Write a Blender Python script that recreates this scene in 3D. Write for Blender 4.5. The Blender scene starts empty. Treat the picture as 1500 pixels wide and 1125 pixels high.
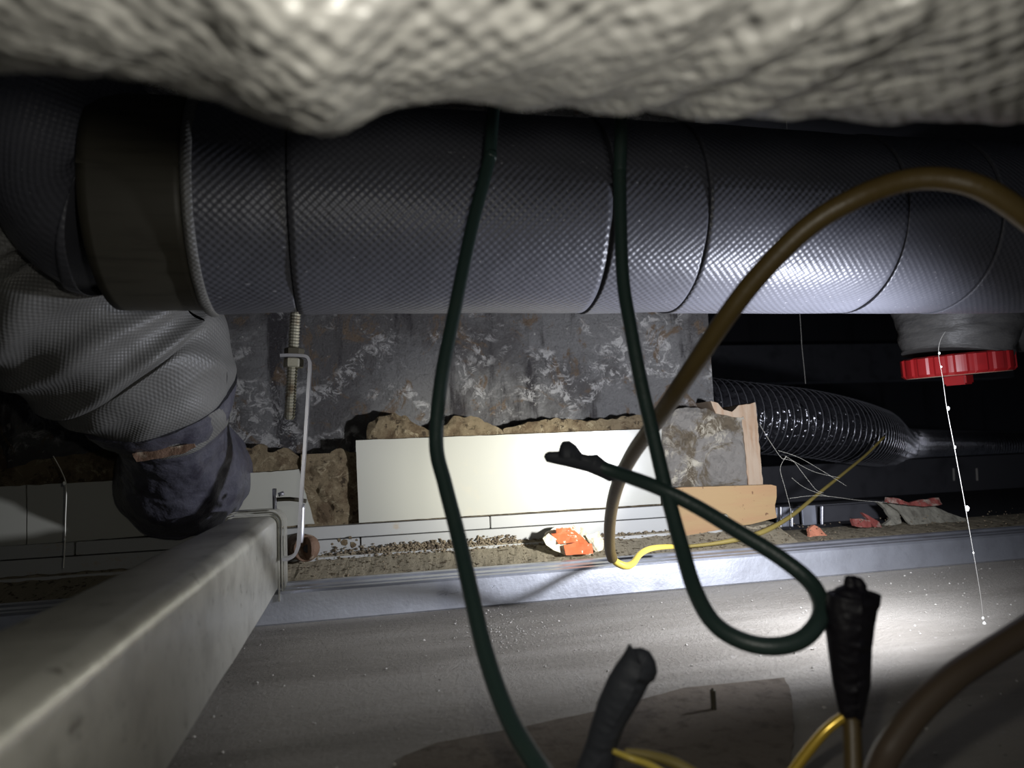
import bpy, bmesh, math, random
from mathutils import Vector, Matrix, noise
from mathutils.geometry import delaunay_2d_cdt
random.seed(7)
S = bpy.context.scene
COL = S.collection
R_ = math.radians

# ------------------------------------------------------------------ camera
F_PX = 1050.0
CAM = Vector((0, 0, .173))
a, p, r = R_(12.3), R_(5.3), R_(2.4)
FW = Vector((math.sin(a)*math.cos(p), math.cos(a)*math.cos(p), math.sin(p)))
RT = Vector((math.cos(a), -math.sin(a), 0))
UP = RT.cross(FW)
RT, UP = RT*math.cos(r) - UP*math.sin(r), UP*math.cos(r) + RT*math.sin(r)
cd = bpy.data.cameras.new('camera')
cam = bpy.data.objects.new('camera', cd)
COL.objects.link(cam)
m3 = Matrix((RT, UP, -FW)).transposed()
cam.matrix_world = Matrix.Translation(CAM) @ m3.to_4x4()
cd.sensor_width = 36
cd.lens = F_PX/1500*36
cd.clip_start = .01
cd.dof.use_dof = True
cd.dof.focus_distance = .8
cd.dof.aperture_fstop = 8
S.camera = cam

# ------------------------------------------------------------------ world, lights, exposure
w = bpy.data.worlds.new('world'); S.world = w; w.use_nodes = True
w.node_tree.nodes['Background'].inputs[0].default_value = (.6, .66, .8, 1)
w.node_tree.nodes['Background'].inputs[1].default_value = .08

def lamp(kind, name, loc, power, col, radius=.01, aim=None, size=None, blend=1):
    l = bpy.data.lights.new(name, kind); l.energy = power; l.color = col; l.shadow_soft_size = radius
    o = bpy.data.objects.new(name, l); COL.objects.link(o); o.location = loc
    if aim is not None:
        o.rotation_euler = (Vector(aim)-Vector(loc)).to_track_quat('-Z', 'Y').to_euler()
    if kind == 'SPOT':
        l.spot_size = R_(size); l.spot_blend = blend
    return o
TORCH = (.46, .475, .15)
lamp('SPOT', 'torch_beam', TORCH, 21, (1, .98, .86), .014, (.205, .93, .14), 36, 1)
lamp('SPOT', 'torch_spill', TORCH, 16, (.86, .89, 1), .014, (.30, .93, .13), 176, .9)
lamp('POINT', 'phone_flash', (.02, .045, .206), 1.15, (1, .97, .88), .006)

S.view_settings.view_transform = 'Standard'
S.view_settings.look = 'None'
S.view_settings.gamma = 1
S.view_settings.use_curve_mapping = False
S.view_settings.exposure = 0

# ------------------------------------------------------------------ placing helpers
def ray(x, y): return FW + RT*((x-750)/F_PX) - UP*((y-562.5)/F_PX)
def onY(x, y, Y): d = ray(x, y); return CAM + d*(Y/d.y)
def onZ(x, y, Z): d = ray(x, y); return CAM + d*((Z-CAM.z)/d.z)
def atD(x, y, D): return CAM + ray(x, y)*D

def tag(o, label=None, cat=None, group=None, kind=None):
    if label: o['label'] = label
    if cat: o['category'] = cat
    if group: o['group'] = group
    if kind: o['kind'] = kind
    return o
def empty(name, loc, label, cat, group=None):
    o = bpy.data.objects.new(name, None); COL.objects.link(o); o.location = loc
    o.empty_display_size = .01
    return tag(o, label, cat, group)
def link(name, me, mat, parent=None, smooth=True):
    if mat: me.materials.append(mat)
    for q in me.polygons: q.use_smooth = smooth
    o = bpy.data.objects.new(name, me); COL.objects.link(o)
    if parent is not None:
        o.parent = parent
        o.matrix_parent_inverse = Matrix.Translation(parent.location).inverted() if parent.type == 'EMPTY' else Matrix()
    return o
def mesh(name, vs, fs, mat, parent=None, smooth=True, uv=None):
    me = bpy.data.meshes.new(name); me.from_pydata([tuple(v) for v in vs], [], fs)
    if uv:
        l = me.uv_layers.new(name='UVMap')
        for lp in me.loops: l.data[lp.index].uv = uv[lp.vertex_index]
    me.update()
    return link(name, me, mat, parent, smooth)
def from_bm(name, bm, mat, parent=None, smooth=False):
    bmesh.ops.recalc_face_normals(bm, faces=bm.faces)
    me = bpy.data.meshes.new(name); bm.to_mesh(me); bm.free()
    return link(name, me, mat, parent, smooth)

def catmull(pts, n):
    """pts: list of (Vector, radius) -> dense list"""
    out = []
    P = [pts[0]] + list(pts) + [pts[-1]]
    for i in range(1, len(P)-2):
        for k in range(n):
            t = k/n
            def cr(a, b, c, d): return .5*((2*b) + (c-a)*t + (2*a-5*b+4*c-d)*t*t + (3*b-a-3*c+d)*t**3)
            out.append((cr(P[i-1][0], P[i][0], P[i+1][0], P[i+2][0]), max(1e-5, P[i][1]*(1-t)+P[i+1][1]*t)))
    out.append(pts[-1])
    return out
def sweep(pts, seg=14, disp=None, squash=None):
    """verts, faces, uvs of a tube following pts=[(Vector, radius)]"""
    vs, uv, fs = [], [], []
    n = len(pts); T = []
    for i in range(n):
        d = pts[min(i+1, n-1)][0]-pts[max(i-1, 0)][0]
        T.append(d.normalized() if d.length > 1e-9 else Vector((0, 0, 1)))
    ref = Vector((0, 0, 1)) if abs(T[0].z) < .9 else Vector((1, 0, 0))
    N = T[0].cross(ref).normalized(); s = 0
    for i in range(n):
        if i:
            s += (pts[i][0]-pts[i-1][0]).length
            N = (N - T[i]*N.dot(T[i])).normalized()
        B = T[i].cross(N)
        for k in range(seg+1):
            an = 2*math.pi*k/seg
            rr = pts[i][1]
            if disp: rr += disp(s, an, i)
            vs.append(pts[i][0] + (N*math.cos(an)+B*math.sin(an))*rr)
            uv.append((s, an*pts[0][1]))
    W = seg+1
    for i in range(n-1):
        for k in range(seg):
            fs.append((i*W+k, i*W+k+1, (i+1)*W+k+1, (i+1)*W+k))
    fs.append(tuple(range(seg-1, -1, -1)))
    fs.append(tuple((n-1)*W+k for k in range(seg)))
    return vs, fs, uv
def tube(name, pts, mat, parent=None, seg=14, n=8, disp=None):
    q = catmull(pts, n) if n > 1 else pts
    vs, fs, uv = sweep(q, seg, disp)
    o = mesh(name, vs, fs, mat, parent, True, uv)
    for poly in o.data.polygons[-2:]: poly.use_smooth = False
    return o
def ptube(name, px, mat, parent=None, seg=14, n=8):
    """px: list of (x, y, depth, radius)"""
    return tube(name, [(atD(x, y, d), rr) for x, y, d, rr in px], mat, parent, seg, n)

def jag(poly, step, amp, seed=0):
    """densify a 2-D outline and roughen it"""
    out = []
    for i in range(len(poly)):
        A, B = Vector(poly[i]), Vector(poly[(i+1) % len(poly)])
        m = max(1, int((B-A).length/step))
        for k in range(m):
            q = A.lerp(B, k/m)
            if amp:
                q = q + Vector((noise.noise(Vector((q.x*90, q.y*90, seed))), noise.noise(Vector((q.x*90, q.y*90, seed+9)))))*amp
            out.append(q)
    return out
def inside(q, poly):
    c = False; n = len(poly)
    for i in range(n):
        A, B = poly[i], poly[i-1]
        if (A.y > q.y) != (B.y > q.y) and q.x < (B.x-A.x)*(q.y-A.y)/(B.y-A.y)+A.x: c = not c
    return c
def edist(q, poly):
    d = 9
    for i in range(len(poly)):
        A, B = poly[i-1], poly[i]
        ab = B-A; t = max(0, min(1, (q-A).dot(ab)/max(1e-12, ab.length_squared)))
        d = min(d, (A+ab*t-q).length)
    return d
def plate(name, poly2, frame, thick, mat, parent=None, grid=0, disp=None, edge=None, smooth=False):
    """solid plate: 2-D outline, frame(u, v, w)->Vector with w the depth behind the face"""
    poly = [Vector(q) for q in poly2]
    pts = list(poly)
    if grid:
        x0, x1 = min(q.x for q in poly), max(q.x for q in poly)
        y0, y1 = min(q.y for q in poly), max(q.y for q in poly)
        y = y0+grid/2; j = 0
        while y < y1:
            x = x0+grid*(.25 if j % 2 else .75)
            while x < x1:
                q = Vector((x+random.uniform(-.2, .2)*grid, y+random.uniform(-.2, .2)*grid))
                if inside(q, poly) and edist(q, poly) > grid*.45: pts.append(q)
                x += grid
            y += grid*.87; j += 1
    n = len(poly)
    V, E_, Fc, *_ = delaunay_2d_cdt(pts, [], [list(range(n))], 1, 1e-7)
    vs, fs = [], []
    for q in V:
        h = 0
        if disp:
            dd = edist(q, poly)
            h = disp(q, dd)
        vs.append(frame(q.x, q.y, -h))
    m = len(V)
    for q in V: vs.append(frame(q.x, q.y, thick))
    from collections import Counter
    ec = Counter(); dirs = {}
    for f in Fc:
        fs.append(tuple(f)); fs.append(tuple(m+i for i in reversed(f)))
        for i in range(len(f)):
            e = (f[i], f[(i+1) % len(f)]); k = tuple(sorted(e)); ec[k] += 1; dirs[k] = e
    for k, c in ec.items():
        if c == 1:
            i, j = dirs[k]; fs.append((j, i, m+i, m+j))
    o = mesh(name, vs, fs, mat, parent, smooth)
    bm = bmesh.new(); bm.from_mesh(o.data); bmesh.ops.recalc_face_normals(bm, faces=bm.faces); bm.to_mesh(o.data); bm.free()
    return o
def wallplate(name, px, Y, thick, mat, parent=None, grid=0, rough=0, step=.004, bulge=0, nz=0, seed=0, scale=60, smooth=False):
    poly = [(lambda v: Vector((v.x, v.z)))(onY(x, y, Y)) for x, y in px]
    if rough: poly = jag(poly, step, rough, seed)
    def dp(q, d):
        k = 1-math.exp(-d/.006)
        return bulge*k + nz*k*noise.fractal(Vector((q.x*scale, q.y*scale, seed)), 1, 2, 4)
    return plate(name, poly, lambda u, v, w_: Vector((u, Y+w_, v)), thick, mat, parent, grid, dp if (bulge or nz) else None, smooth=smooth)
def box(name, x0, x1, y0, y1, z0, z1, mat, parent=None, bevel=0):
    bm = bmesh.new(); bmesh.ops.create_cube(bm, size=1)
    for v in bm.verts:
        v.co = Vector((x0+(v.co.x+.5)*(x1-x0), y0+(v.co.y+.5)*(y1-y0), z0+(v.co.z+.5)*(z1-z0)))
    if bevel: bmesh.ops.bevel(bm, geom=bm.edges[:], offset=bevel, segments=2, affect='EDGES')
    return from_bm(name, bm, mat, parent)
def extrude_profile(name, prof, axis, t0, t1, mat, parent=None, smooth=False, wob=None, steps=1):
    """prof: closed list of 2-D points, extruded along 'x' (prof=(y,z)) or 'y' (prof=(x,z))"""
    n = len(prof); vs = []; fs = []
    for i in range(steps+1):
        t = t0+(t1-t0)*i/steps
        for u, v in prof:
            q = Vector((t, u, v)) if axis == 'x' else Vector((u, t, v))
            if wob: q += wob(q)
            vs.append(q)
    for i in range(steps):
        for k in range(n): fs.append((i*n+k, i*n+(k+1) % n, (i+1)*n+(k+1) % n, (i+1)*n+k))
    fs.append(tuple(range(n))); fs.append(tuple(steps*n+k for k in reversed(range(n))))
    o = mesh(name, vs, fs, mat, parent, smooth)
    bm = bmesh.new(); bm.from_mesh(o.data); bmesh.ops.recalc_face_normals(bm, faces=bm.faces); bm.to_mesh(o.data); bm.free()
    return o
def strip_profile(path, th):
    """thin sheet of thickness th following an open 2-D path -> closed profile"""
    L, Rr = [], []
    P = [Vector(q) for q in path]
    for i, q in enumerate(P):
        d = (P[min(i+1, len(P)-1)]-P[max(i-1, 0)]).normalized(); nrm = Vector((-d.y, d.x))
        L.append(q+nrm*th/2); Rr.append(q-nrm*th/2)
    return [tuple(q) for q in L+Rr[::-1]]
def blob(name, outline, spine, depth, mat, parent=None, thick=.8, rings=6, rough=0, dd=None):
    """solid lofted from a pixel outline at a given depth towards a spine: rounded in depth"""
    s = depth/F_PX
    O = [Vector(q) for q in outline]; O = jag(O, 2.0, 0)
    Sp = [Vector(q) for q in spine]
    n = len(O); vs = []; fs = []
    near = []
    for q in O:
        best = None
        for i in range(len(Sp)-1):
            ab = Sp[i+1]-Sp[i]; t = max(0, min(1, (q-Sp[i]).dot(ab)/ab.length_squared)); c = Sp[i]+ab*t
            if best is None or (c-q).length < (best-q).length: best = c
        near.append(best)
    def put(q, h): 
        D = depth + (dd(q) if dd else 0)
        return atD(q.x, q.y, D) - FW*h
    idx = {}
    for side in (1, -1):
        for k in range(rings+1):
            if side == -1 and k == 0: continue
            t = k/rings
            for i in range(n):
                q = O[i].lerp(near[i], 1-math.cos(t*math.pi/2))
                h = (O[i]-near[i]).length*s*thick*math.sin(t*math.pi/2)*side
                if rough and 0 < k: h += rough*noise.noise(Vector((q.x*.09, q.y*.09, 3)))*t
                idx[(side, k, i)] = len(vs); vs.append(put(q, h))
        if side == 1:
            for i in range(n): idx[(-1, 0, i)] = idx[(1, 0, i)]
    for side in (1, -1):
        for k in range(rings):
            for i in range(n):
                j = (i+1) % n
                fs.append((idx[(side, k, i)], idx[(side, k, j)], idx[(side, k+1, j)], idx[(side, k+1, i)]))
    me = bpy.data.meshes.new(name); me.from_pydata([tuple(v) for v in vs], [], fs)
    bm = bmesh.new(); bm.from_mesh(me); bmesh.ops.remove_doubles(bm, verts=bm.verts, dist=2e-5)
    bmesh.ops.recalc_face_normals(bm, faces=bm.faces); bm.to_mesh(me); bm.free()
    return link(name, me, mat, parent, True)

# ------------------------------------------------------------------ materials
class M:
    def __init__(s, name, base=(.5, .5, .5), rough=.6, metal=0, spec=.5):
        s.m = bpy.data.materials.new(name); s.m.use_nodes = True
        s.t = s.m.node_tree; s.b = s.t.nodes['Principled BSDF']
        s.b.inputs['Base Color'].default_value = (*base, 1); s.b.inputs['Roughness'].default_value = rough
        s.b.inputs['Metallic'].default_value = metal; s.b.inputs['Specular IOR Level'].default_value = spec
        s.h = None; s.col = None
        s.tc = s.t.nodes.new('ShaderNodeTexCoord')
        s.base = base
    def N(s, k, **kw):
        n = s.t.nodes.new(k)
        for a_, v in kw.items(): setattr(n, a_, v)
        return n
    def L(s, a_, b_): s.t.links.new(a_, b_)
    def noise(s, scale, detail=4, rough=.55, stretch=None, kind='Noise', dist=0):
        src = s.tc.outputs['Object']
        if stretch:
            mp = s.N('ShaderNodeMapping'); mp.inputs['Scale'].default_value = stretch; s.L(src, mp.inputs[0]); src = mp.outputs[0]
        if kind == 'Noise':
            n = s.N('ShaderNodeTexNoise'); n.inputs['Detail'].default_value = detail; n.inputs['Roughness'].default_value = rough
            n.inputs['Distortion'].default_value = dist
            out = n.outputs['Fac']
        else:
            n = s.N('ShaderNodeTexVoronoi'); out = n.outputs['Distance']
        n.inputs['Scale'].default_value = scale; s.L(src, n.inputs['Vector'])
        return out
    def ramp(s, fac, lo, hi):
        n = s.N('ShaderNodeMapRange'); n.inputs[1].default_value = lo; n.inputs[2].default_value = hi; s.L(fac, n.inputs[0]); return n.outputs[0]
    def math(s, op, a_, b_=None):
        n = s.N('ShaderNodeMath', operation=op)
        for i, v in enumerate((a_, b_)):
            if v is None: continue
            if isinstance(v, (int, float)): n.inputs[i].default_value = v
            else: s.L(v, n.inputs[i])
        return n.outputs[0]
    def mix(s, fac, col):
        n = s.N('ShaderNodeMix', data_type='RGBA')
        s.L(fac, n.inputs[0])
        if s.col is None: n.inputs[6].default_value = (*s.base, 1)
        else: s.L(s.col, n.inputs[6])
        n.inputs[7].default_value = (*col, 1)
        s.col = n.outputs[2]; s.L(s.col, s.b.inputs['Base Color']); return s
    def rough(s, fac, lo, hi):
        n = s.N('ShaderNodeMapRange'); n.inputs[3].default_value = lo; n.inputs[4].default_value = hi
        s.L(fac, n.inputs[0]); s.L(n.outputs[0], s.b.inputs['Roughness']); return s
    def bump(s, fac, dist, strength=1):
        n = s.N('ShaderNodeBump'); n.inputs['Distance'].default_value = dist; n.inputs['Strength'].default_value = strength
        s.L(fac, n.inputs['Height'])
        if s.h is not None: s.L(s.h, n.inputs['Normal'])
        s.h = n.outputs[0]; s.L(s.h, s.b.inputs['Normal']); return s

def emboss(m, pitch, depth):
    """small diamond relief of pressed foil cloth, in tube UVs (metres)"""
    sp = m.N('ShaderNodeSeparateXYZ'); m.L(m.tc.outputs['UV'], sp.inputs[0])
    k = 2*math.pi/pitch
    u = m.math('MULTIPLY', sp.outputs[0], k)
    v = m.math('MULTIPLY', sp.outputs[1], k)
    h = m.math('MULTIPLY', m.math('SINE', u), m.math('SINE', v))
    m.bump(m.ramp(h, -1, 1), depth, 1)
    return h

# embossed foil jacket, main pipe
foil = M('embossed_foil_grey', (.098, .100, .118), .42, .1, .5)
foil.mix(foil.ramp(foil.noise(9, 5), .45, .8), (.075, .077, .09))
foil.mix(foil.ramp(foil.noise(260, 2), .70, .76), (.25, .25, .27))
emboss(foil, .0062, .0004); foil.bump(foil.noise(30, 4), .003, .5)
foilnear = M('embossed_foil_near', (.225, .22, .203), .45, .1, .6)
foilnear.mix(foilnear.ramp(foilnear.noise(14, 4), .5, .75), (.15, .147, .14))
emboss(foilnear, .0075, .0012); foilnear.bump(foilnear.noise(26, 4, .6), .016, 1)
wrap = M('grey_cloth_wrap', (.125, .123, .115), .5, 0, .5)
wrap.mix(wrap.ramp(wrap.noise(8, 5), .45, .75), (.085, .083, .078))
emboss(wrap, .0040, .00035); wrap.bump(wrap.noise(34, 4, stretch=(1, .3, 1)), .003, .4)
wrapf = M('dark_grey_fitting_tape', (.075, .073, .07), .5, 0, .4)
wrapf.mix(wrapf.ramp(wrapf.noise(25, 5, stretch=(1, 1, 3)), .5, .7), (.045, .044, .044)); wrapf.bump(wrapf.noise(40, 4, stretch=(1, 1, 3)), .004, .6)
purple = M('dark_vinyl_tape', (.062, .061, .076), .38, 0, .5)
purple.mix(purple.ramp(purple.noise(40, 5), .52, .66), (.035, .033, .045)); purple.bump(purple.noise(45, 4), .006, .7)
strapm = M('brown_tape_band', (.05, .046, .034), .5, 0, .4)
strapm.mix(strapm.ramp(strapm.noise(20, 4, stretch=(1, 8, 8)), .5, .8), (.03, .027, .02))
core = M('dark_pipe_core', (.012, .012, .014), .8)
conc = M('tarry_concrete', (.15, .147, .142), .6, 0, .45)
conc.mix(conc.ramp(conc.noise(8, 8, .65), .46, .56), (.080, .075, .072))
conc.mix(conc.ramp(conc.noise(6, 5, .6, stretch=(3, 1, .5)), .53, .60), (.040, .037, .038))
conc.mix(conc.ramp(conc.noise(13, 10, .75, dist=1.8), .55, .60), (.12, .085, .055))
wm = conc.math('MULTIPLY', conc.ramp(conc.noise(60, 10, .8, dist=.9), .50, .56), conc.ramp(conc.noise(9, 4, .6, dist=1), .50, .58))
conc.mix(wm, (.40, .39, .37))
conc.mix(conc.ramp(conc.noise(100, 4, .6), .66, .70), (.34, .33, .30))
conc.bump(conc.noise(50, 10, .78), .012, 1); conc.bump(conc.noise(14, 6, .7), .016, .8)
conc.rough(conc.ramp(conc.noise(6, 5, .6, stretch=(3, 1, .5)), .50, .58), .6, .22)
mortar = M('brown_mortar', (.27, .21, .125), .9, 0, .2)
mortar.mix(mortar.ramp(mortar.noise(30, 8, .7), .46, .56), (.15, .105, .06))
mortar.mix(mortar.ramp(mortar.noise(45, 10, .8, dist=1.5), .55, .60), (.42, .35, .22))
mortar.mix(mortar.ramp(mortar.noise(90, 6, .7), .58, .64), (.07, .05, .03))
mortar.bump(mortar.noise(110, 10, .85), .009, 1)
greymortar = M('grey_stained_mortar', (.22, .205, .18), .85, 0, .3)
greymortar.mix(greymortar.ramp(greymortar.noise(14, 8, .7, dist=1), .50, .57), (.12, .095, .062))
wm = greymortar.math('MULTIPLY', greymortar.ramp(greymortar.noise(50, 10, .8, dist=2), .50, .55), greymortar.ramp(greymortar.noise(12, 4), .46, .56))
greymortar.mix(wm, (.50, .46, .36))
greymortar.bump(greymortar.noise(90, 8, .8), .007, 1)
tile = M('cream_glazed_tile', (.34, .335, .285), .28, 0, .4)
tile.mix(tile.ramp(tile.noise(9, 7, .7), .60, .8), (.40, .36, .27))
tile.bump(tile.noise(20, 3), .0006, .4)
tilerow = M('white_trim_tile', (.31, .31, .29), .35, 0, .4)
tilerow.mix(tilerow.ramp(tilerow.noise(18, 8, .75), .60, .72), (.30, .22, .12))
zinc = M('galvanised_steel', (.55, .57, .62), .38, .85, .5)
zinc.mix(zinc.ramp(zinc.noise(18, 6, .6), .5, .75), (.40, .41, .45))
zinc.rough(zinc.noise(35, 6, .6), .3, .55); zinc.bump(zinc.noise(260, 3), .0004, .5)
zincd = M('dusty_galvanised_steel', (.42, .41, .355), .38, .4, .5)
zincd.mix(zincd.ramp(zincd.noise(24, 7, .65), .48, .7), (.30, .29, .25))
zincd.mix(zincd.ramp(zincd.noise(30, 9, .7, stretch=(1, .35, 1)), .62, .7), (.10, .085, .06))
zincd.mix(zincd.ramp(zincd.noise(70, 8, .75), .58, .66), (.16, .15, .12))
zincd.rough(zincd.noise(40, 6, .6), .22, .48); zincd.bump(zincd.noise(120, 5), .0006, .6)
steel = M('steel_rod', (.42, .40, .31), .5, .8)
steel.mix(steel.ramp(steel.noise(90, 6), .52, .7), (.22, .17, .11))
wire = M('bright_steel_wire', (.62, .62, .66), .3, .9)
rust = M('rusty_iron', (.13, .075, .045), .8); rust.bump(rust.noise(90, 6), .003, 1); rust.mix(rust.ramp(rust.noise(70, 5), .55, .65), (.30, .24, .17))
board = M('dusty_gypsum_board', (.27, .25, .215), .85, 0, .3)
board.mix(board.ramp(board.noise(5, 6, .6, stretch=(.5, 2, 1)), .44, .58), (.195, .178, .15))
board.mix(board.ramp(board.noise(70, 8, .75), .60, .70), (.32, .30, .27))
board.mix(board.ramp(board.noise(150, 3), .70, .74), (.07, .06, .05))
board.bump(board.noise(180, 8, .75), .003, 1); board.bump(board.noise(12, 3), .002, .4)
patchm = M('patch_brown', (.12, .10, .078), .9, 0, .2)  # mottled dark brown of the flat patch, probable shade put into colour
patchm.mix(patchm.ramp(patchm.noise(70, 7, .7), .5, .7), (.055, .045, .034)); patchm.bump(patchm.noise(160, 6, .7), .001, .9)
ledge = M('gritty_ledge', (.27, .235, .165), .95, 0, .15)
ledge.mix(ledge.ramp(ledge.noise(150, 4, .6), .56, .64), (.09, .07, .045)); ledge.bump(ledge.noise(170, 6, .8), .003, 1)
crumb = M('crumb', (.19, .15, .095), .95); crumb.mix(crumb.ramp(crumb.noise(120, 4), .5, .6), (.08, .06, .04))
grit = M('pale_grit', (.40, .38, .34), .9)
green = M('green_cable_sheath', (.022, .042, .036), .42, 0, .5); green.bump(green.noise(300, 3), .0004, .6)
green.mix(green.ramp(green.noise(40, 5), .55, .8), (.028, .045, .036))
ochre = M('ochre_cable_sheath', (.080, .053, .014), .45, 0, .5); ochre.mix(ochre.ramp(ochre.noise(25, 6), .5, .8), (.07, .045, .014))
ochre.bump(ochre.noise(260, 3), .0004, .6)
yellow = M('yellow_wire', (.55, .42, .07), .4)
olive = M('dusty_yellow_wire', (.22, .17, .045), .6)
goldm = M('gold_wire', (.62, .42, .06), .22, .5)
btape = M('black_tape', (.006, .005, .008), .5, 0, .35); btape.bump(btape.noise(70, 4), .003, .6)
ctape = M('dark_grey_torn_sheath', (.035, .038, .045), .6, 0, .3); ctape.bump(ctape.noise(70, 4), .002, .5)
brownc = M('dark_brown_cable', (.05, .035, .022), .45)
red = M('red_plastic', (.30, .012, .014), .35, 0, .5); red.mix(red.ramp(red.noise(30, 5), .55, .8), (.2, .01, .012))
redface = M('dusty_red_face', (.30, .12, .09), .8); redface.mix(redface.ramp(redface.noise(50, 6), .4, .6), (.26, .20, .15))
ductm = M('crinkled_duct_film', (.035, .035, .04), .14, .55, .9); ductm.bump(ductm.noise(55, 2, .5, dist=.6), .010, 1)
ductw = M('duct_wire_rib', (.25, .25, .27), .2, .7, .8)
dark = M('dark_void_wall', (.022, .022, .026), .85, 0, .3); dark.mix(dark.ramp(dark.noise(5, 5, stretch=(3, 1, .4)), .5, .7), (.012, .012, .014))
darkbeam = M('dark_painted_beam', (.05, .05, .056), .6); darkbeam.mix(darkbeam.ramp(darkbeam.noise(20, 6), .5, .7), (.03, .03, .034))
ply = M('plywood', (.27, .18, .085), .75, 0, .3); ply.mix(ply.ramp(ply.noise(12, 6, .6, stretch=(1, 1, 6)), .45, .7), (.27, .16, .08))
ply.mix(ply.ramp(ply.noise(120, 3), .66, .7), (.12, .06, .03)); ply.bump(ply.noise(90, 5, stretch=(.3, 1, 2)), .001, .7)
plyedge = M('plywood_edge', (.28, .215, .15), .8); plyedge.mix(plyedge.ramp(plyedge.noise(40, 6, stretch=(3, 1, .3)), .45, .7), (.22, .13, .07))
film = M('cream_wrapper_film', (.60, .56, .42), .4, 0, .5); film.bump(film.noise(90, 4), .004, .8)
orange = M('orange_print', (.52, .11, .04), .45); orange.mix(orange.ramp(orange.noise(75, 5, .6, dist=1), .60, .63), (.52, .47, .37))
redpaint = M('chipped_red_paint', (.20, .045, .035), .8); redpaint.mix(redpaint.ramp(redpaint.noise(60, 6), .5, .6), (.26, .20, .16))
chipm = M('orange_brick_chip', (.42, .16, .09), .9); chipm.bump(chipm.noise(150, 4), .002, 1)
greychip = M('grey_cement_flake', (.20, .19, .15), .9); greychip.mix(greychip.ramp(greychip.noise(45, 7, .7), .5, .65), (.12, .11, .085)); greychip.bump(greychip.noise(100, 6), .002, 1)
web = M('cobweb_silk', (.75, .72, .62), .5)
webm2 = M('grey_cobweb_silk', (.33, .32, .29), .5)
webdark = M('dim_cobweb_silk', (.20, .19, .17), .6)
dust = M('dust_speck', (.8, .8, .75), .6)

# ------------------------------------------------------------------ setting
XL, XR = -1.3, 3.2
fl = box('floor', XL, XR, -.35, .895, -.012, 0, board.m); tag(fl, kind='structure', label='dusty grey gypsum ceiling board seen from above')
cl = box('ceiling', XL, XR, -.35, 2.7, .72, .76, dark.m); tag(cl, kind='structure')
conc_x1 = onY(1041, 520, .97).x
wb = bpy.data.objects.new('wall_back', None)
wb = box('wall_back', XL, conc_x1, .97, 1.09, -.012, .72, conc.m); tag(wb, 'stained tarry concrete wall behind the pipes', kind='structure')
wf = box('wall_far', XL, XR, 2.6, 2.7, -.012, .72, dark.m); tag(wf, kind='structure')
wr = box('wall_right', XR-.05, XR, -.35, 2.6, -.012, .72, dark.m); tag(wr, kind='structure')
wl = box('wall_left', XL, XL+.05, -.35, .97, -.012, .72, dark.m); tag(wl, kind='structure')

# tiles on the wall ------------------------------------------------
YT = .925
def zz(px, py, Y=YT): return onY(px, py, Y).z
def xx(px, py, Y=YT): return onY(px, py, Y).x
wallplate('tile', [(521, 645), (969, 628), (968, 738), (526, 766)], YT, .010, tile.m, wb, rough=.0004, step=.006)
wallplate('tile', [(300, 697), (437, 688), (460, 768), (300, 779)], YT+.006, .010, tile.m, wb, rough=.0014, step=.004)
z_a0, z_a1 = zz(620, 760), zz(620, 781)
wallplate('tile', [(40, 711), (297, 697), (297, 779), (40, 798)], YT+.006, .010, tile.m, wb, rough=.0008)
wallplate('tile', [(-250, 726), (38, 711), (38, 798), (-250, 816)], YT+.006, .010, tile.m, wb, rough=.0008)
ZA, ZB, ZC = .0895, .0735, .050
print('ROWS', z_a0, z_a1, zz(667, 797))
for x0, x1 in ((-1.2, -.62), (-.618, -.32), (-.318, .164), (.1655, xx(985, 750))):
    box('trim_tile', x0, x1, YT-.003, YT+.02, ZB+.0012, ZA, tilerow.m, wb, .0006)
for x0, x1 in ((-1.2, -.47), (-.468, .0), (.0015, .32), (.3215, xx(988, 775))):
    box('skirting_tile', x0, x1, YT-.006, YT+.02, ZC, ZB, tilerow.m, wb, .0006)
# small broken chip in the skirting tile
for hx, hy, hr in ((505, 795, 7), (517, 798, 5), (497, 791, 3.5), (513, 788, 3), (523, 791, 2), (487, 797, 2)):
    wallplate('chipped_spot', [(hx+hr*math.cos(k*1.05+hx)*(.6+.5*random.random()), hy+hr*math.sin(k*1.05+hx)*(.6+.5*random.random())) for k in range(6)], YT-.0068, .002, mortar.m, wb, rough=.0008, step=.001)

# mortar behind and between the tiles
def mort(px, Y=.940, th=.032, mat=mortar, b=.006, nz=.006, seed=1, rough=.004):
    return wallplate('mortar', px, Y, th, mat.m, wb, grid=.006, rough=rough, step=.003, bulge=b, nz=nz, seed=seed)
mort([(535, 655), (540, 622), (556, 610), (577, 606), (598, 612), (618, 628), (640, 632), (664, 612), (690, 609), (712, 618), (735, 628), (742, 642), (742, 652)], seed=2)
mort([(742, 652), (738, 630), (760, 622), (785, 617), (820, 612), (860, 617), (900, 613), (940, 607), (968, 612), (972, 640)], seed=3, b=.004, nz=.004)
mort([(450, 772), (436, 700), (455, 672), (475, 668), (492, 657), (510, 660), (521, 672), (524, 768)], seed=4, b=.004)
mort([(-200, 740), (-200, 700), (0, 690), (60, 672), (150, 660), (200, 662), (300, 660), (338, 660), (365, 655), (382, 652), (400, 664), (416, 655), (428, 662), (440, 672), (442, 700), (440, 720), (200, 735)], seed=5, b=-.002, nz=.004)
mort([(-200, 830), (-200, 700), (450, 690), (470, 780), (470, 800)], seed=8, b=0, nz=.001, Y=.945, th=.025)
box('mortar', xx(440, 700), xx(975, 700), .938, .972, .02, zz(700, 655), mortar.m, wb)
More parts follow.
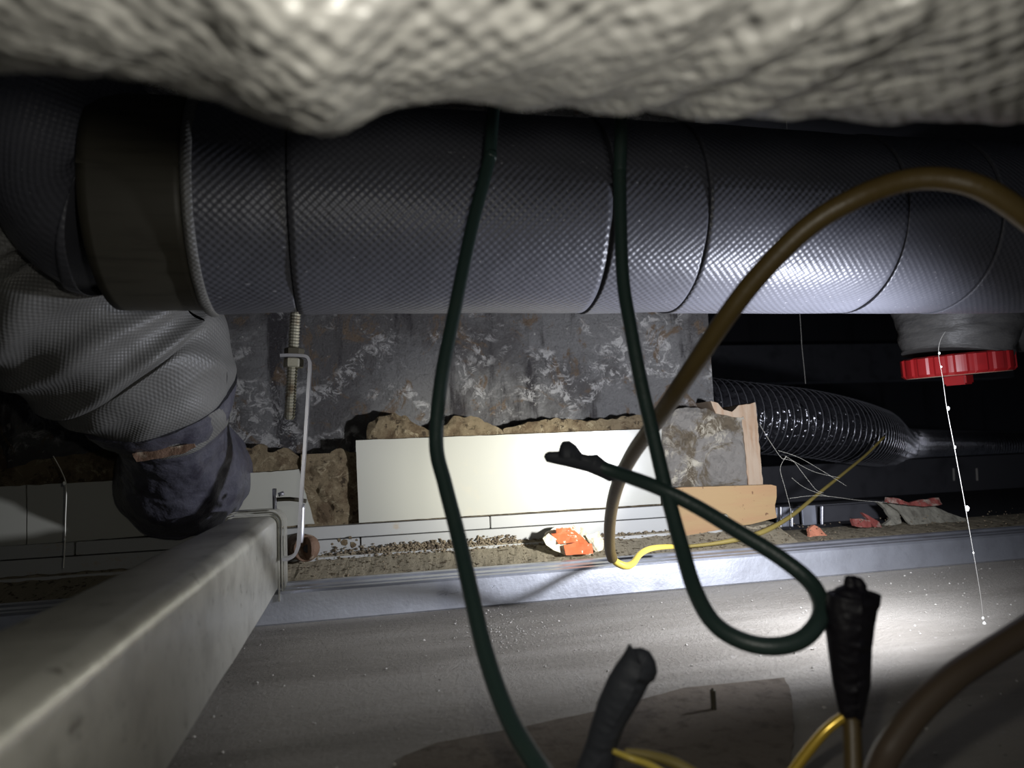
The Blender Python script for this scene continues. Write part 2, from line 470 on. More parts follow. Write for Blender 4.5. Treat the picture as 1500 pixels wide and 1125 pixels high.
# stained grey mortar block and its timber edge at the wall opening
mort([(964, 720), (964, 640), (975, 612), (990, 600), (1015, 596), (1042, 601), (1058, 606), (1078, 602), (1092, 606), (1098, 716)], Y=.930, th=.05, mat=greymortar, seed=6, b=.006, nz=.006, rough=.003)
pe = wallplate('timber_edge', [(1048, 606), (1041, 588), (1052, 591), (1060, 600), (1072, 603), (1082, 594), (1107, 590), (1118, 712), (1096, 714), (1092, 660), (1086, 612)], .925, .055, plyedge.m, wb, rough=.0015, step=.003, grid=.006, nz=.002)

# gritty sloping ledge between channel and tiles
def lw(q): return Vector((0, 0, .0022*noise.fractal(Vector((q.x*60, q.y*60, 0)), 1, 2, 4)))
lg = extrude_profile('trim_1', [(.855, -.012), (.855, .033), (.868, .036), (.885, .042), (.905, .050), (.9105, .0525), (.912, .0555), (.914, .0555), (.93, .058), (.972, .058), (.972, -.012)], 'x', -1.2, conc_x1+.055, ledge.m, smooth=False, wob=lambda q: lw(q) if q.z > .034 and q.y < .96 else Vector(), steps=420)
lg3 = extrude_profile('trim_6', [(.855, -.012), (.855, .033), (.868, .035), (.90, .037), (.93, .038), (.972, .038), (.972, -.012)], 'x', conc_x1+.0555, 1.9, ledge.m, wob=lambda q: lw(q) if q.z > .034 and q.y < .96 else Vector(), steps=240)
tag(lg3, 'low gritty sill beyond the wall end', kind='structure')
tag(lg, 'gritty mortar ledge between metal channel and tiles', kind='structure')
lg2 = box('trim_2', -1.2, xx(1050, 780), .9085, .9105, .050, .0545, tilerow.m); tag(lg2, 'thin white plaster line along the ledge', kind='structure')

# ------------------------------------------------------------------ wall channel (left to right)
ch = empty('metal_channel', (.2, .81, 0), 'long galvanised furring channel lying on the grey board along the wall', 'metal channel')
H1 = .034
prof = strip_profile([(.850, .002), (.8125, .0006), (.811, .002), (.8105, H1-.002), (.812, H1), (.822, H1), (.8235, H1-.001), (.8245, H1-.007)], .0012)
extrude_profile('channel_face', prof, 'x', -1.2, 1.9, zinc.m, ch)
prof = strip_profile([(.842, H1-.007), (.8425, H1+.001), (.844, H1+.003), (.852, H1+.0035), (.853, H1+.001), (.853, .002)], .0012)
extrude_profile('rear_lip', prof, 'x', -1.2, 1.9, zinc.m, ch)
prof = strip_profile([(.8262, H1-.010), (.827, H1-.002), (.829, H1+.0005), (.837, H1+.0015), (.8395, H1-.001), (.8405, H1-.010)], .001)
extrude_profile('inner_rib', prof, 'x', -1.2, 1.9, zinc.m, ch)

def chp(x, y): return onY(x, y, .8102)
for k, st_ in enumerate(([(640, 869), (645, 866), (652, 866)], [(643, 872), (650, 869), (655, 866)], [(649, 862), (655, 863), (656, 868), (652, 871)], [(651, 873), (655, 870), (654, 875)],
        [(660, 870), (673, 867)], [(665, 864), (667, 872)], [(670, 863), (672, 871)], [(674, 861), (676, 864)], [(716, 857), (720, 857), (722, 861)], [(721, 861), (725, 857)], [(727, 858), (729, 862)])):
    tube('stamped_mark', [(chp(*q_), .00028) for q_ in st_], zinc.m, ch, seg=6, n=3)

# ------------------------------------------------------------------ carrier channel towards the camera
ca = empty('carrier_channel', (-.11, .5, .037), 'thick dusty galvanised carrier channel running toward the camera at lower left', 'metal channel')
x1, x0, zt, zb = -.086, -.136, .1135, .0375
def arc(cx, cz, rr, a0, a1, n=6): return [(cx+rr*math.cos(R_(a0+(a1-a0)*i/n)), cz+rr*math.sin(R_(a0+(a1-a0)*i/n))) for i in range(n+1)]
path = [(x0+.004, zb+.012), (x0, zb+.012), (x0, zb)] 
outer = [(x0, zb+.002)] + arc(x0+.007, zt-.007, .007, 180, 90) + arc(x1-.009, zt-.009, .009, 90, 0, 8) + arc(x1-.003, zb+.003, .003, 0, -90, 4) + [(x1-.022, zb)]
def cw(q): return Vector((.0007*noise.noise(Vector((q.y*9, q.z*14, 0))), 0, .0008*noise.noise(Vector((q.y*11, q.x*20, 4)))))
extrude_profile('channel_body', strip_profile(outer, .0016), 'y', -.1, .842, zincd.m, ca, smooth=True, wob=cw, steps=60)
# bracket clip round its end
def band(name, y0, y1, out, parent, mat, th=.0014):
    pr = [(x0-out, zb-.006)] + arc(x0+.007, zt-.007, .007+out, 180, 90) + arc(x1-.009, zt-.009, .009+out, 90, 0, 8) + [(x1+out, zb+.002), (x1+out, zb-.012)]
    return extrude_profile(name, strip_profile(pr, th), 'y', y0, y1, mat, parent)
cp = empty('hanger_clip', (-.11, .82, .04), 'folded steel hanger clip wrapped round the end of the carrier channel', 'hanger clip')
band('clip_band', .806, .8105, .002, cp, zincd.m)
band('clip_band', .818, .822, .004, cp, zincd.m)
band('clip_plate', .828, .856, .0055, cp, zincd.m)

# ------------------------------------------------------------------ threaded rod with nuts and its wire hook
YR = .80
def P(x, y, Y=YR): return onY(x, y, Y)
rodt = empty('hanger_rod', P(434, 440), 'threaded steel hanger rod hanging below the grey insulated pipe', 'threaded rod')
A, B = P(437, 380), P(424, 612)
top = A + (A-B).normalized()*((.72-A.z)/((A-B).normalized().z))
npt = 300; dirv = (B-top)
pts = [(top+dirv*(i/npt), .0060 if i % 2 else .0049) for i in range(npt+1)]
pts.append((B+dirv.normalized()*.002, .0035))
o_ = tube('threaded_shaft', pts, steel.m, rodt, seg=12, n=1)
for q_ in o_.data.polygons: q_.use_smooth = False
def nut(name, c, axis, rad, h, mat, parent):
    bm = bmesh.new(); bmesh.ops.create_cone(bm, cap_ends=True, segments=6, radius1=rad, radius2=rad, depth=h)
    bmesh.ops.bevel(bm, geom=[e for e in bm.edges if abs(e.verts[0].co.z-e.verts[1].co.z) < 1e-6], offset=rad*.1, segments=1, affect='EDGES')
    bmesh.ops.transform(bm, matrix=Matrix.Translation(c) @ axis.to_track_quat('Z', 'Y').to_matrix().to_4x4(), verts=bm.verts)
    return from_bm(name, bm, mat, parent)
ax = dirv.normalized()
darknut = M('dark_nut', (.10, .09, .065), .5, .7)
nut('nut', P(431, 516), ax, .0105, .009, darknut.m, rodt)
nut('nut', P(430, 532), ax, .0105, .010, steel.m, rodt)
hk = empty('wire_hanger', P(441, 720), 'bright bent steel hanger wire hooked on the rod and clip', 'hanger wire')
def flat(name, px, Y, wd, th, mat, parent):
    pts = catmull([(onY(x, y, Y), 1) for x, y in px], 8)
    vs, fs = [], []
    for i, (q, _) in enumerate(pts):
        t = (pts[min(i+1, len(pts)-1)][0]-pts[max(i-1, 0)][0]).normalized(); n_ = Vector((0, 1, 0)).cross(t).normalized()
        for u, v in ((-1, -1), (1, -1), (1, 1), (-1, 1)): vs.append(q+n_*u*th/2+Vector((0, 1, 0))*v*wd/2)
    for i in range(len(pts)-1):
        for k in range(4): fs.append((i*4+k, i*4+(k+1) % 4, i*4+4+(k+1) % 4, i*4+4+k))
    fs += [(0, 1, 2, 3), tuple(4*len(pts)-4+k for k in (3, 2, 1, 0))]
    return mesh(name, vs, fs, mat, parent, False)
flat('hook_plate', [(411, 522), (425, 521.5), (440, 522), (449, 523.5), (453, 528), (454, 537), (452, 570), (447, 650), (442, 720), (438, 790), (436, 803), (431, 813), (421, 818), (414, 818)], YR-.004, .016, .0032, wire.m, hk)
tube('cross_pin', [(P(403, 732, .812), .0022), (P(425, 731, .812), .0022), (P(449, 734, .812), .0022)], darknut.m, hk, seg=8, n=3)
tube('upright_pin', [(P(402, 716, .808), .0022), (P(402.5, 745, .812), .0022)], wire.m, hk, seg=8, n=1)
tube('bolt_stub', [(P(408, 725, .83), .0024), (P(416, 722, .83), .0024)], wire.m, hk, seg=10, n=1)
tube('side_bolt', [(P(443, 738, .85), .0028), (P(442, 780, .85), .003), (P(441, 795, .85), .002)], wire.m, hk, seg=10, n=4)
# rusty pipe stub behind it
rs = empty('rusty_pipe_stub', P(450, 800, .90), 'small rusty round stub behind the hanger clip on the ledge', 'pipe stub')
c0 = onY(449, 803, .89)
tube('stub_ring', [(c0+Vector((-.012, .03, 0)), .0155), (c0, .016), (c0+Vector((.001, -.004, 0)), .013)], rust.m, rs, seg=20, n=2)
tube('stub_hole', [(c0+Vector((.0012, -.0042, 0)), .005), (c0+Vector((.0014, -.0052, 0)), .0045)], core.m, rs, seg=9, n=1)

# ------------------------------------------------------------------ main insulated pipe
PY, PZ, PR = .587, .374, .084
mp = empty('insulated_pipe', (.3, PY, PZ), 'large dark grey insulated pipe crossing the whole view with embossed foil jacket', 'insulated pipe')
YS = PY-PR*.93
seams = [onY(x, y, YS).x for x, y in ((420, 300), (898, 300), (1036, 300), (1325, 300), (1462, 300))]
xband1 = onY(303, 455, PY).x; xband0 = onY(168, 440, PY).x
edges = [xband1+.001] + seams + [onY(1700, 300, YS).x, onY(1900, 300, YS).x, 1.9]
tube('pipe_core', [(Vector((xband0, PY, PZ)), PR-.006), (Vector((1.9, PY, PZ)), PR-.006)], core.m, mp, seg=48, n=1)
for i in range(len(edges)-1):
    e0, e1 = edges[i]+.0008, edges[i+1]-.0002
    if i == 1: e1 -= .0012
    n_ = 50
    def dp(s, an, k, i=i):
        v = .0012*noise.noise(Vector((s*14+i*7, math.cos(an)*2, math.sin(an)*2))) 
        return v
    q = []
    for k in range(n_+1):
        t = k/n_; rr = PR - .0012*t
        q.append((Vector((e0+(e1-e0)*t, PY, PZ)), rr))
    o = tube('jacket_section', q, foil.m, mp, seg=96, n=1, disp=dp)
# lighter rolled cloth edge beside the band
tube('rolled_edge', [(Vector((xband1-.001+.0025*k, PY, PZ)), PR+(.0008, .0022, .0018, .0003)[k]) for k in range(4)], wrap.m, mp, seg=96, n=2,
     disp=lambda s, an, i: .0008*noise.noise(Vector((an*9, s*200, 2))))
bd = tube('strap_band', [(Vector((xband0+(xband1-xband0)*k/10, PY, PZ)), PR-.003+.0003*(k % 2)) for k in range(11)], strapm.m, mp, seg=96, n=1)
# curved left part turning towards the camera
def bp(x, y, z=PZ): return Vector((x, y, z))
tube('bend_section', [(bp(xband0+.004, PY, PZ+.002), .078), (bp(xband0-.010, PY, PZ+.010), .072), (bp(xband0-.032, PY-.003, PZ+.045), .070), (bp(xband0-.062, PY-.01, PZ+.10), .07), (bp(xband0-.09, PY-.015, PZ+.15), .071), (bp(xband0-.12, PY-.02, PZ+.21), .072)], foil.m, mp, seg=64, n=14,
     disp=lambda s, an, i: .004*noise.noise(Vector((s*16, math.cos(an)*2, math.sin(an)*2))))
dot = atD(539, 412, .50)
# ------------------------------------------------------------------ near pipe, out of focus at the top
npx = empty('near_insulated_pipe', (0, .13, .36), 'blurred pale foil wrapped pipe nearest the camera along the top edge', 'insulated pipe')
NR = .10
Nd = Vector((1, -.035, .010)).normalized(); Nc = Vector((0, .142, .3570))
def nd(s, an, i):
    x = s-.45
    v = .0035*noise.fractal(Vector((x*22, math.cos(an)*2.2, math.sin(an)*2.2)), 1, 2, 3)
    g = math.exp(-((x+.010)/.018)**2)*.007 - .005*math.exp(-((x+.085)/.045)**2)
    fold = .0022*math.sin(x*260+an*7)*math.exp(-((x-.09)/.03)**2) + .002*abs(math.sin(x*190+an*16))*math.exp(-((x+.03)/.05)**2)
    return v+g+fold
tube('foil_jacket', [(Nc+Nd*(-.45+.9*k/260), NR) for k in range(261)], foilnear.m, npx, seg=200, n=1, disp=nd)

# ------------------------------------------------------------------ elbow pipe on the left, going into the wall
el = empty('elbow_pipe', P(200, 520, .76), 'grey cloth wrapped pipe elbow entering the wall at the left', 'pipe elbow')
E1 = [(-110, 230, .60, .088), (-20, 320, .66, .09), (60, 400, .70, .092), (130, 462, .735, .094), (185, 510, .765, .094), (215, 545, .78, .088), (238, 585, .80, .072), (248, 615, .82, .060)]
EP = [(onY(x, y, Y), rr) for x, y, Y, rr in E1]
def ed(s, an, i):
    f = max(0, min(1, 1.6-s/.22))
    return (.011*(abs(math.sin(s*75+1.6*math.sin(an)+.9*math.sin(2*an)+2*noise.noise(Vector((s*8, an, 0)))))**3-.4)*f + .0032*noise.noise(Vector((s*30, an*3, 1)))*(.35+f)
            - .004*math.exp(-((s-.365)/.006)**2))
tube('cloth_sleeve', EP, wrap.m, el, seg=120, n=24, disp=ed)
# tape collar
E2 = [(232, 575, .795, .078), (243, 600, .81, .069), (250, 622, .825, .057), (256, 640, .84, .054), (262, 662, .87, .061), (268, 685, .90, .070), (272, 698, .93, .076)]
def td(s, an, i): return .003*noise.fractal(Vector((s*40, math.cos(an)*3, math.sin(an)*3)), 1, 2, 3) + .0012*math.sin(s*160)*math.exp(-((s-.03)/.02)**2)
tube('tape_collar', [(onY(x, y, Y), rr) for x, y, Y, rr in E2], purple.m, el, seg=96, n=14, disp=td)
wallplate('tape_flap', [(193, 664), (215, 660), (240, 655), (262, 652), (285, 650), (286, 655), (270, 663), (240, 671), (200, 677)], .755, .003, rust.m, el, grid=.004, rough=.0015, step=.003, nz=.003)

# ------------------------------------------------------------------ right: fitting with red plug
fp = empty('wrapped_fitting', P(1405, 490, .78), 'grey tape wrapped pipe fitting with red plug cap at right', 'pipe fitting')
YF = .80
cA = onY(1400, 521, YF); up = (onY(1386, 400, YF-.004)-cA).normalized()
sc = .0725
prof = [(0, .0635), (.004, .064), (.012, .066), (.03, .070), (.05, .076), (.065, .082), (.09, .088), (.13, .09)]
q = [(cA+up*t + Vector((.012*t/.06, 0, 0)), rr) for t, rr in prof]
tube('tape_wrap', q, wrapf.m, fp, seg=96, n=8, disp=lambda s, an, i: .0022*noise.noise(Vector((s*60, math.cos(an)*2, math.sin(an)*2)))+.0014*abs(math.sin(s*150+3*math.sin(an)))*(1 if s < .06 else .3))
tube('side_branch', [(cA+Vector((.02, .0, .075)), .06), (cA+Vector((.10, .0, .068)), .062), (cA+Vector((.25, .02, .075)), .064), (cA+Vector((.45, .05, .08)), .064)], wrapf.m, fp, seg=64, n=10,
     disp=lambda s, an, i: .0025*noise.noise(Vector((s*40, math.cos(an)*2, math.sin(an)*2)))+.0016*abs(math.sin(s*90+3*math.sin(an))))
RC = .066
qq = [(cA+up*.001, RC-.004), (cA-up*.001, RC), (cA-up*.022, RC), (cA-up*.0255, RC-.0035)]
NS = 144
def rib(an): return -.0018 if math.cos(an*18) < -.55 else 0
vs, fs, uv = sweep(qq, NS, lambda s, an, i: rib(an) if i in (1, 2) else 0)
cap = tag(mesh('plug_cap', vs, fs, red.m, fp, False), 'ribbed red plastic plug cap')
vs, fs, uv = sweep([(cA-up*.0250, RC-.005), (cA-up*.0262, RC-.0055)], 64)
mesh('cap_face', vs, fs, redface.m, cap, False)
bm = bmesh.new(); bmesh.ops.create_cube(bm, size=1)
bmesh.ops.scale(bm, vec=(.027, .027, .014), verts=bm.verts); bmesh.ops.bevel(bm, geom=bm.edges[:], offset=.002, segments=2, affect='EDGES')
rot = up.to_track_quat('Z', 'Y').to_matrix().to_4x4() @ Matrix.Rotation(R_(-8), 4, 'Z')
bmesh.ops.transform(bm, matrix=Matrix.Translation(cA-up*.032) @ rot, verts=bm.verts)
from_bm('square_grip', bm, red.m, cap)

# ------------------------------------------------------------------ flexible duct behind the opening
du = empty('flexible_duct', P(1150, 612, 1.2), 'shiny dark ribbed flexible air duct beyond the wall opening', 'air duct')
dpts = catmull([(onY(x, y, Y), .064 if Y < 1.4 else .05) for x, y, Y in ((960, 596, 1.18), (1040, 606, 1.18), (1110, 613, 1.19), (1180, 620, 1.21), (1235, 630, 1.25), (1280, 640, 1.36), (1312, 652, 1.55), (1345, 653, 1.85), (1420, 652, 2.12), (1540, 654, 2.22))], 400)
# resample evenly
_o = [dpts[0]]; acc = 0
for i in range(1, len(dpts)):
    acc += (dpts[i][0]-dpts[i-1][0]).length
    if acc >= .0019: _o.append(dpts[i]); acc = 0
dpts = _o
L = 0; dist = [0]
for i in range(1, len(dpts)): L += (dpts[i][0]-dpts[i-1][0]).length; dist.append(L)
PITCH = .0155
dv = []
for (q_, r_), s_ in zip(dpts, dist):
    ph = (s_/PITCH) % 1
    dv.append((q_, r_ - .0045*math.sin(math.pi*ph)**.8))
vs, fs, uv = sweep(dv, 72, lambda s, an, i: .0016*noise.noise(Vector((s*120, an*7, 0))))
mesh('duct_film', vs, fs, ductm.m, du, True)
# spiral wire rib
hel = []; T = L
N_ = int(T/PITCH*26); j = 0
up0 = Vector((0, 0, 1))
for k in range(N_):
    s_ = T*k/N_
    while j < len(dist)-2 and dist[j+1] < s_: j += 1
    t = (s_-dist[j])/max(1e-9, dist[j+1]-dist[j])
    c_ = dpts[j][0].lerp(dpts[j+1][0], t); tg = (dpts[min(j+3, len(dpts)-1)][0]-dpts[max(j-3, 0)][0]).normalized()
    n1 = tg.cross(up0).normalized(); n2 = tg.cross(n1); an = 2*math.pi*s_/PITCH
    hel.append((c_+(n1*math.cos(an)+n2*math.sin(an))*(dpts[j][1]+.0005), .0009))
tube('spiral_wire', hel, ductw.m, du, seg=5, n=1)

# dark beams and floor beyond the opening
b1 = box('trim_3', .30, 2.5, 1.42, 1.50, onY(1200, 742, 1.42).z-.03, onY(1200, 680, 1.42).z, darkbeam.m); tag(b1, 'low dark beam beyond the wall opening', kind='structure')
b2 = box('trim_4', .30, 2.5, 2.3, 2.4, onY(1150, 560, 2.3).z, onY(1150, 505, 2.3).z, darkbeam.m); tag(b2, 'high dark beam beyond the flexible duct', kind='structure')
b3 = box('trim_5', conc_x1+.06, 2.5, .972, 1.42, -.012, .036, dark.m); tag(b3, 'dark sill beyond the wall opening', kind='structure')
for px_ in (1397, 1431):
    t_ = wallplate('scratch_mark', [(px_-1, 686), (px_+1, 686), (px_+2, 704), (px_, 704)], 1.4185, .002, grit.m, b1)

# track with bolts behind the ledge
tr = empty('short_metal_track', onY(1170, 770, 1.0), 'short galvanised track beside the plywood strip beyond the ledge', 'metal track')
z0 = .036
zt_ = onY(1180, 741, 1.03).z
for (pa, pb) in ((1138, 1158), (1176, 1196)):
    box('upright_plate', xx(pa, 760, 1.03), xx(pb, 760, 1.03), 1.03, 1.034, z0, zt_, zinc.m, tr, .0004)
box('top_flange', xx(1138, 740, 1.03), xx(1300, 740, 1.03), 1.034, 1.07, zt_-.002, zt_, darkbeam.m, tr)
box('rear_plate', xx(1158, 760, 1.05), xx(1300, 760, 1.05), 1.05, 1.054, z0, zt_-.003, darkbeam.m, tr)
for k, (px_, ya, yb) in enumerate(((1143, 742, 762), (1160, 744, 768), (1204, 741, 763))):
    t0, t1 = onY(px_, yb, 1.02), onY(px_+.5, ya, 1.02); t0.z = .036
    o = empty('threaded_stud', t0, ['upright threaded stud right beside the plywood strip', 'upright threaded stud in the middle, behind the yellow wire', 'upright threaded stud right of the yellow wire'][k], 'stud', 'studs beyond the ledge')
    pts = [(t0.lerp(t1, i/24), .0026 if i % 2 else .0019) for i in range(25)]
    tube('stud_shaft', pts, wire.m, o, seg=8, n=1)
# plywood strip
pw = empty('plywood_strip', onY(1060, 790, .905), 'light brown plywood strip leaning below the stained mortar block', 'plywood')
wallplate('strip_board', [(984, 716), (1000, 714), (1130, 710), (1137, 712), (1138, 728), (1135, 740), (1138, 758), (1100, 768), (1060, 775), (1000, 786), (988, 789)], .906, .012, ply.m, pw, rough=.0006, step=.004)
sc_ = onY(1062, 757, .9045)
tube('screw_head', [(sc_, .0045), (sc_-Vector((0, .002, 0)), .003)], steel.m, pw, seg=14, n=1)

# ------------------------------------------------------------------ cables
def cable(name, label, px, mat, group=None, cat='cable', seg=16):
    o = ptube(name, px, mat, None, seg, 10)
    return tag(o, label, cat, group)
def up_to(x, y, d, z=.72):
    q = atD(x, y, d); return Vector((q.x, q.y, z))
gr = .0042
W = lambda wpx, rad=gr: 2*rad*F_PX/wpx
c1 = [(722, 168, .475), (717, 230, .465), (692, 330, .45), (665, 460, .43), (646, 560, .415), (639, 650, .405), (652, 710, .395), (670, 780, .38), (688, 860, .36), (712, 960, .335), (745, 1050, .31), (790, 1125, .285), (850, 1200, .26)]
def ext(A, B, rad): return (A+(A-B)*((.72-A.z)/max(1e-6, (A-B).z)), rad)
pts = [ext(atD(*c1[0]), atD(*c1[1]), gr)] + [(atD(x, y, d), gr) for x, y, d in c1] + [(onZ(905, 1270, .0045), gr)]
o = tube('green_cable', pts, green.m, seg=18, n=10); tag(o, 'dark green cable hanging left of centre down to the bottom edge', 'cable')
c2 = [(910, 168, .455), (908, 260, .452), (912, 400, .44), (924, 480, .43), (939, 560, .42), (955, 630, .41), (975, 715, .395), (998, 800, .375), (1018, 865, .355), (1045, 912, .34), (1085, 938, .33), (1130, 947, .325), (1172, 938, .325), (1198, 912, .33), (1202, 882, .34), (1184, 850, .35), (1140, 815, .36), (1080, 778, .372), (1020, 742, .385), (965, 715, .395), (905, 693, .41), (870, 682, .415)]
gt = empty('looped_green_cable', atD(910, 168, .455), 'dark green cable looping down and back to a torn end before the bright tile', 'cable')
tube('cable_sheath', [ext(atD(*c2[0]), atD(*c2[1]), .0041)]+[(atD(x, y, d), .0041) for x, y, d in c2], green.m, gt, seg=18, n=10)
blob('torn_end', [(796, 669), (798, 664), (803, 661), (818, 660.5), (820, 652), (824, 646), (834, 645), (844, 652), (853, 664), (862, 666), (875, 665), (887, 675), (908, 688), (910, 703), (892, 706), (880, 700), (861, 692), (834, 685), (812, 680), (800, 677)],
     [(806, 669), (835, 668), (865, 678), (900, 694)], .414, ctape.m, gt, thick=.8)
oc = [(1640, 560, .34), (1590, 440, .33), (1545, 360, .325), (1500, 316, .32), (1440, 277, .32), (1380, 262, .325), (1320, 266, .33), (1250, 292, .335), (1180, 335, .345), (1110, 405, .36), (1060, 470, .375), (1010, 545, .40), (965, 612, .44), (925, 668, .50), (903, 715, .56), (894, 760, .63), (893, 800, .69), (897, 818, .71)]
ot = empty('ochre_cable', atD(1350, 262, .33), 'thick ochre cable arching from the right edge down to the metal channel', 'cable')
bt0 = onZ(1660, 900, .006)
tube('cable_sheath', [(bt0, .0052)]+[(atD(x, y, d), .0052) for x, y, d in oc], ochre.m, ot, seg=20, n=10)
tube('bare_wire', [(atD(896, 812, .708), .0035), (atD(902, 823, .715), .0037), (atD(916, 829, .72), .0038), (atD(927, 825, .735), .0036), (atD(937, 812, .76), .0034), (atD(952, 804, .79), .0033), (atD(975, 801, .82), .0030), (atD(1000, 801, .835), .0024)], yellow.m, ot, seg=12, n=8)
o = tube('thin_wire', [(onY(x, y, Y), rr) for x, y, Y, rr in ((1000, 801, .865, .002), (1040, 797, .868, .0024), (1080, 790, .872, .0034), (1120, 778, .89, .0036), (1160, 755, .93, .0030), (1200, 722, .98, .0026), (1240, 690, 1.03, .0024), (1270, 665, 1.07, .0022), (1295, 640, 1.10, .002))], olive.m, seg=10, n=8)
tag(o, 'thin dusty yellow wire rising from the ledge to the duct', 'wire')
o = ptube('brown_cable', [(1262, 1210, .26, .0052), (1290, 1125, .275, .0053), (1312, 1085, .28, .0053), (1348, 1038, .285, .0053), (1400, 990, .29, .0053), (1450, 957, .295, .0053), (1500, 925, .30, .0053), (1600, 860, .31, .0053), (1900, 700, .34, .0053), (2300, 640, .40, .0053)], brownc.m, None, 18, 8)
tag(o, 'dark brown cable crossing the lower right corner', 'cable')
# black taped ends
t1 = empty('taped_cable_end', atD(1245, 960, .33), 'cable end bound in black tape standing up before the channel at right', 'cable')
blob('tape_cap', [(1240, 843), (1252, 843), (1263, 847), (1269, 856), (1269, 864), (1276, 872), (1282, 879), (1285, 877), (1289, 870), (1288, 880), (1284, 892), (1280, 915), (1276, 945), (1274, 1000), (1262, 1065), (1234, 1065), (1220, 1000), (1214, 955), (1209, 915), (1211, 890), (1213, 869), (1219, 869), (1226, 862), (1236, 857), (1237, 849)],
     [(1251, 856), (1248, 890), (1245, 960), (1247, 1050)], .33, btape.m, t1, thick=.75, rough=.0015)
tube('cable_stem', [(atD(1247, 1050, .33), .0040), (atD(1249, 1090, .325), .0040), (atD(1250, 1130, .32), .0040), (atD(1252, 1220, .31), .004)], ochre.m, t1, seg=14, n=4)
tube('gold_wire', [(atD(1238, 1048, .33), .0022), (atD(1212, 1068, .33), .0023), (atD(1188, 1095, .33), .0024), (atD(1160, 1132, .33), .0024), (atD(1120, 1190, .33), .0024)], goldm.m, t1, seg=12, n=5)
t2 = empty('bent_taped_cable_end', atD(920, 1000, .33), 'smaller black taped cable end leaning right at the bottom centre', 'cable')
blob('tape_cap', [(922, 943), (928, 950), (940, 949), (952, 954), (961, 969), (963, 983), (959, 994), (951, 1000), (940, 1022), (927, 1043), (914, 1065), (903, 1095), (896, 1135), (840, 1135), (858, 1090), (866, 1060), (876, 1028), (890, 995), (903, 973), (914, 958)],
     [(937, 968), (920, 1010), (895, 1055), (868, 1130)], .33, ctape.m, t2, thick=.8, rough=.001)
tube('yellow_core', [(atD(898, 1100, .325), .0012), (atD(925, 1111, .325), .0015), (atD(955, 1122, .32), .0016), (atD(1000, 1150, .31), .0016)], yellow.m, t2, seg=10, n=5)
tube('olive_core', [(atD(915, 1100, .33), .0012), (atD(950, 1106, .33), .0022), (atD(990, 1118, .33), .0026), (atD(1030, 1140, .325), .0024)], olive.m, t2, seg=10, n=5)

# ------------------------------------------------------------------ flat dark brown patch and screw on the board
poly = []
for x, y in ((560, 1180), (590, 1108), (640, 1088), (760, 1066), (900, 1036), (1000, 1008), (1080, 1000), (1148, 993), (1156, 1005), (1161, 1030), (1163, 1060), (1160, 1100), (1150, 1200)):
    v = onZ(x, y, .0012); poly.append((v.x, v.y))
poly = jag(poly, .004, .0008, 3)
bs = plate('dark_brown_patch', poly, lambda u, v, w_: Vector((u, v, .0014-w_)), .0013, patchm.m)  # very thin flat patch, its dark brown standing in for a probable shadow
tag(bs, 'flat dark brown patch with a rounded corner at the bottom edge, possibly a shadow', 'board scrap')
sb = onZ(1046, 1042, .0); st = sb+Vector((0, 0, .0135))
sw = empty('drywall_screw', sb, 'small upright screw poking out of the board beside the brown patch', 'screw')
tube('screw_shank', [(sb.lerp(st, i/22), (.0022 if i % 2 else .0014)) for i in range(23)]+[(st+Vector((0, 0, .001)), .0006)], darknut.m, sw, seg=10, n=1)

# ------------------------------------------------------------------ litter on the ledge
def ledge_at(x, y, dz=.0):
    """point on the sloping ledge seen at a pixel"""
    best = None
    for i in range(200):
        Y = .83+.12*i/200; q = onY(x, y, Y); zl = .034+(max(0, Y-.86))*.42
        if best is None or abs(q.z-zl) < best[0]: best = (abs(q.z-zl), q, zl)
    q = best[1].copy(); q.z = best[2]+dz; return q
def crumple(name, px, Y, mat, parent, amp=.004, seed=0, lean=0, th=.0008, grid=.004):
    poly = [(lambda v: Vector((v.x, v.z)))(onY(x, y, Y)) for x, y in px]
    poly = jag(poly, .003, .001, seed)
    zb_ = min(q_.y for q_ in poly)
    def fr(u, v, w_):
        k = amp*noise.fractal(Vector((u*70, v*70, seed)), 1, 2, 2)
        return Vector((u, Y+w_+k+(v-zb_)*lean, v))
    return plate(name, poly, fr, th, mat, parent, grid)
wr_ = empty('crumpled_wrapper', onY(838, 810, .875), 'crumpled cream plastic wrapper with orange print on the gritty ledge', 'wrapper')
blobm = film.m
crumple('film_sheet', [(800, 792), (806, 782), (822, 774), (846, 771), (862, 776), (866, 788), (872, 800), (868, 812), (830, 814), (812, 806)], .876, film.m, wr_, .008, 1, .7)
crumple('film_fold', [(798, 790), (808, 783), (816, 789), (826, 803), (826, 811), (812, 806), (802, 799)], .868, film.m, wr_, .006, 5, .6)
crumple('film_fold', [(862, 786), (874, 784), (884, 780), (886, 792), (882, 806), (872, 808)], .870, film.m, wr_, .008, 9, .5)
crumple('orange_panel', [(816, 774), (834, 774), (842, 770), (844, 776), (830, 779), (815, 781)], .8735, orange.m, wr_, .002, 6, .8)
crumple('orange_panel', [(811, 783), (845, 778), (856, 787), (862, 796), (840, 795), (818, 797)], .8700, orange.m, wr_, .003, 7, .8)
crumple('orange_panel', [(829, 800), (852, 796), (870, 798), (869, 811), (829, 813)], .8600, orange.m, wr_, .002, 8, .8)
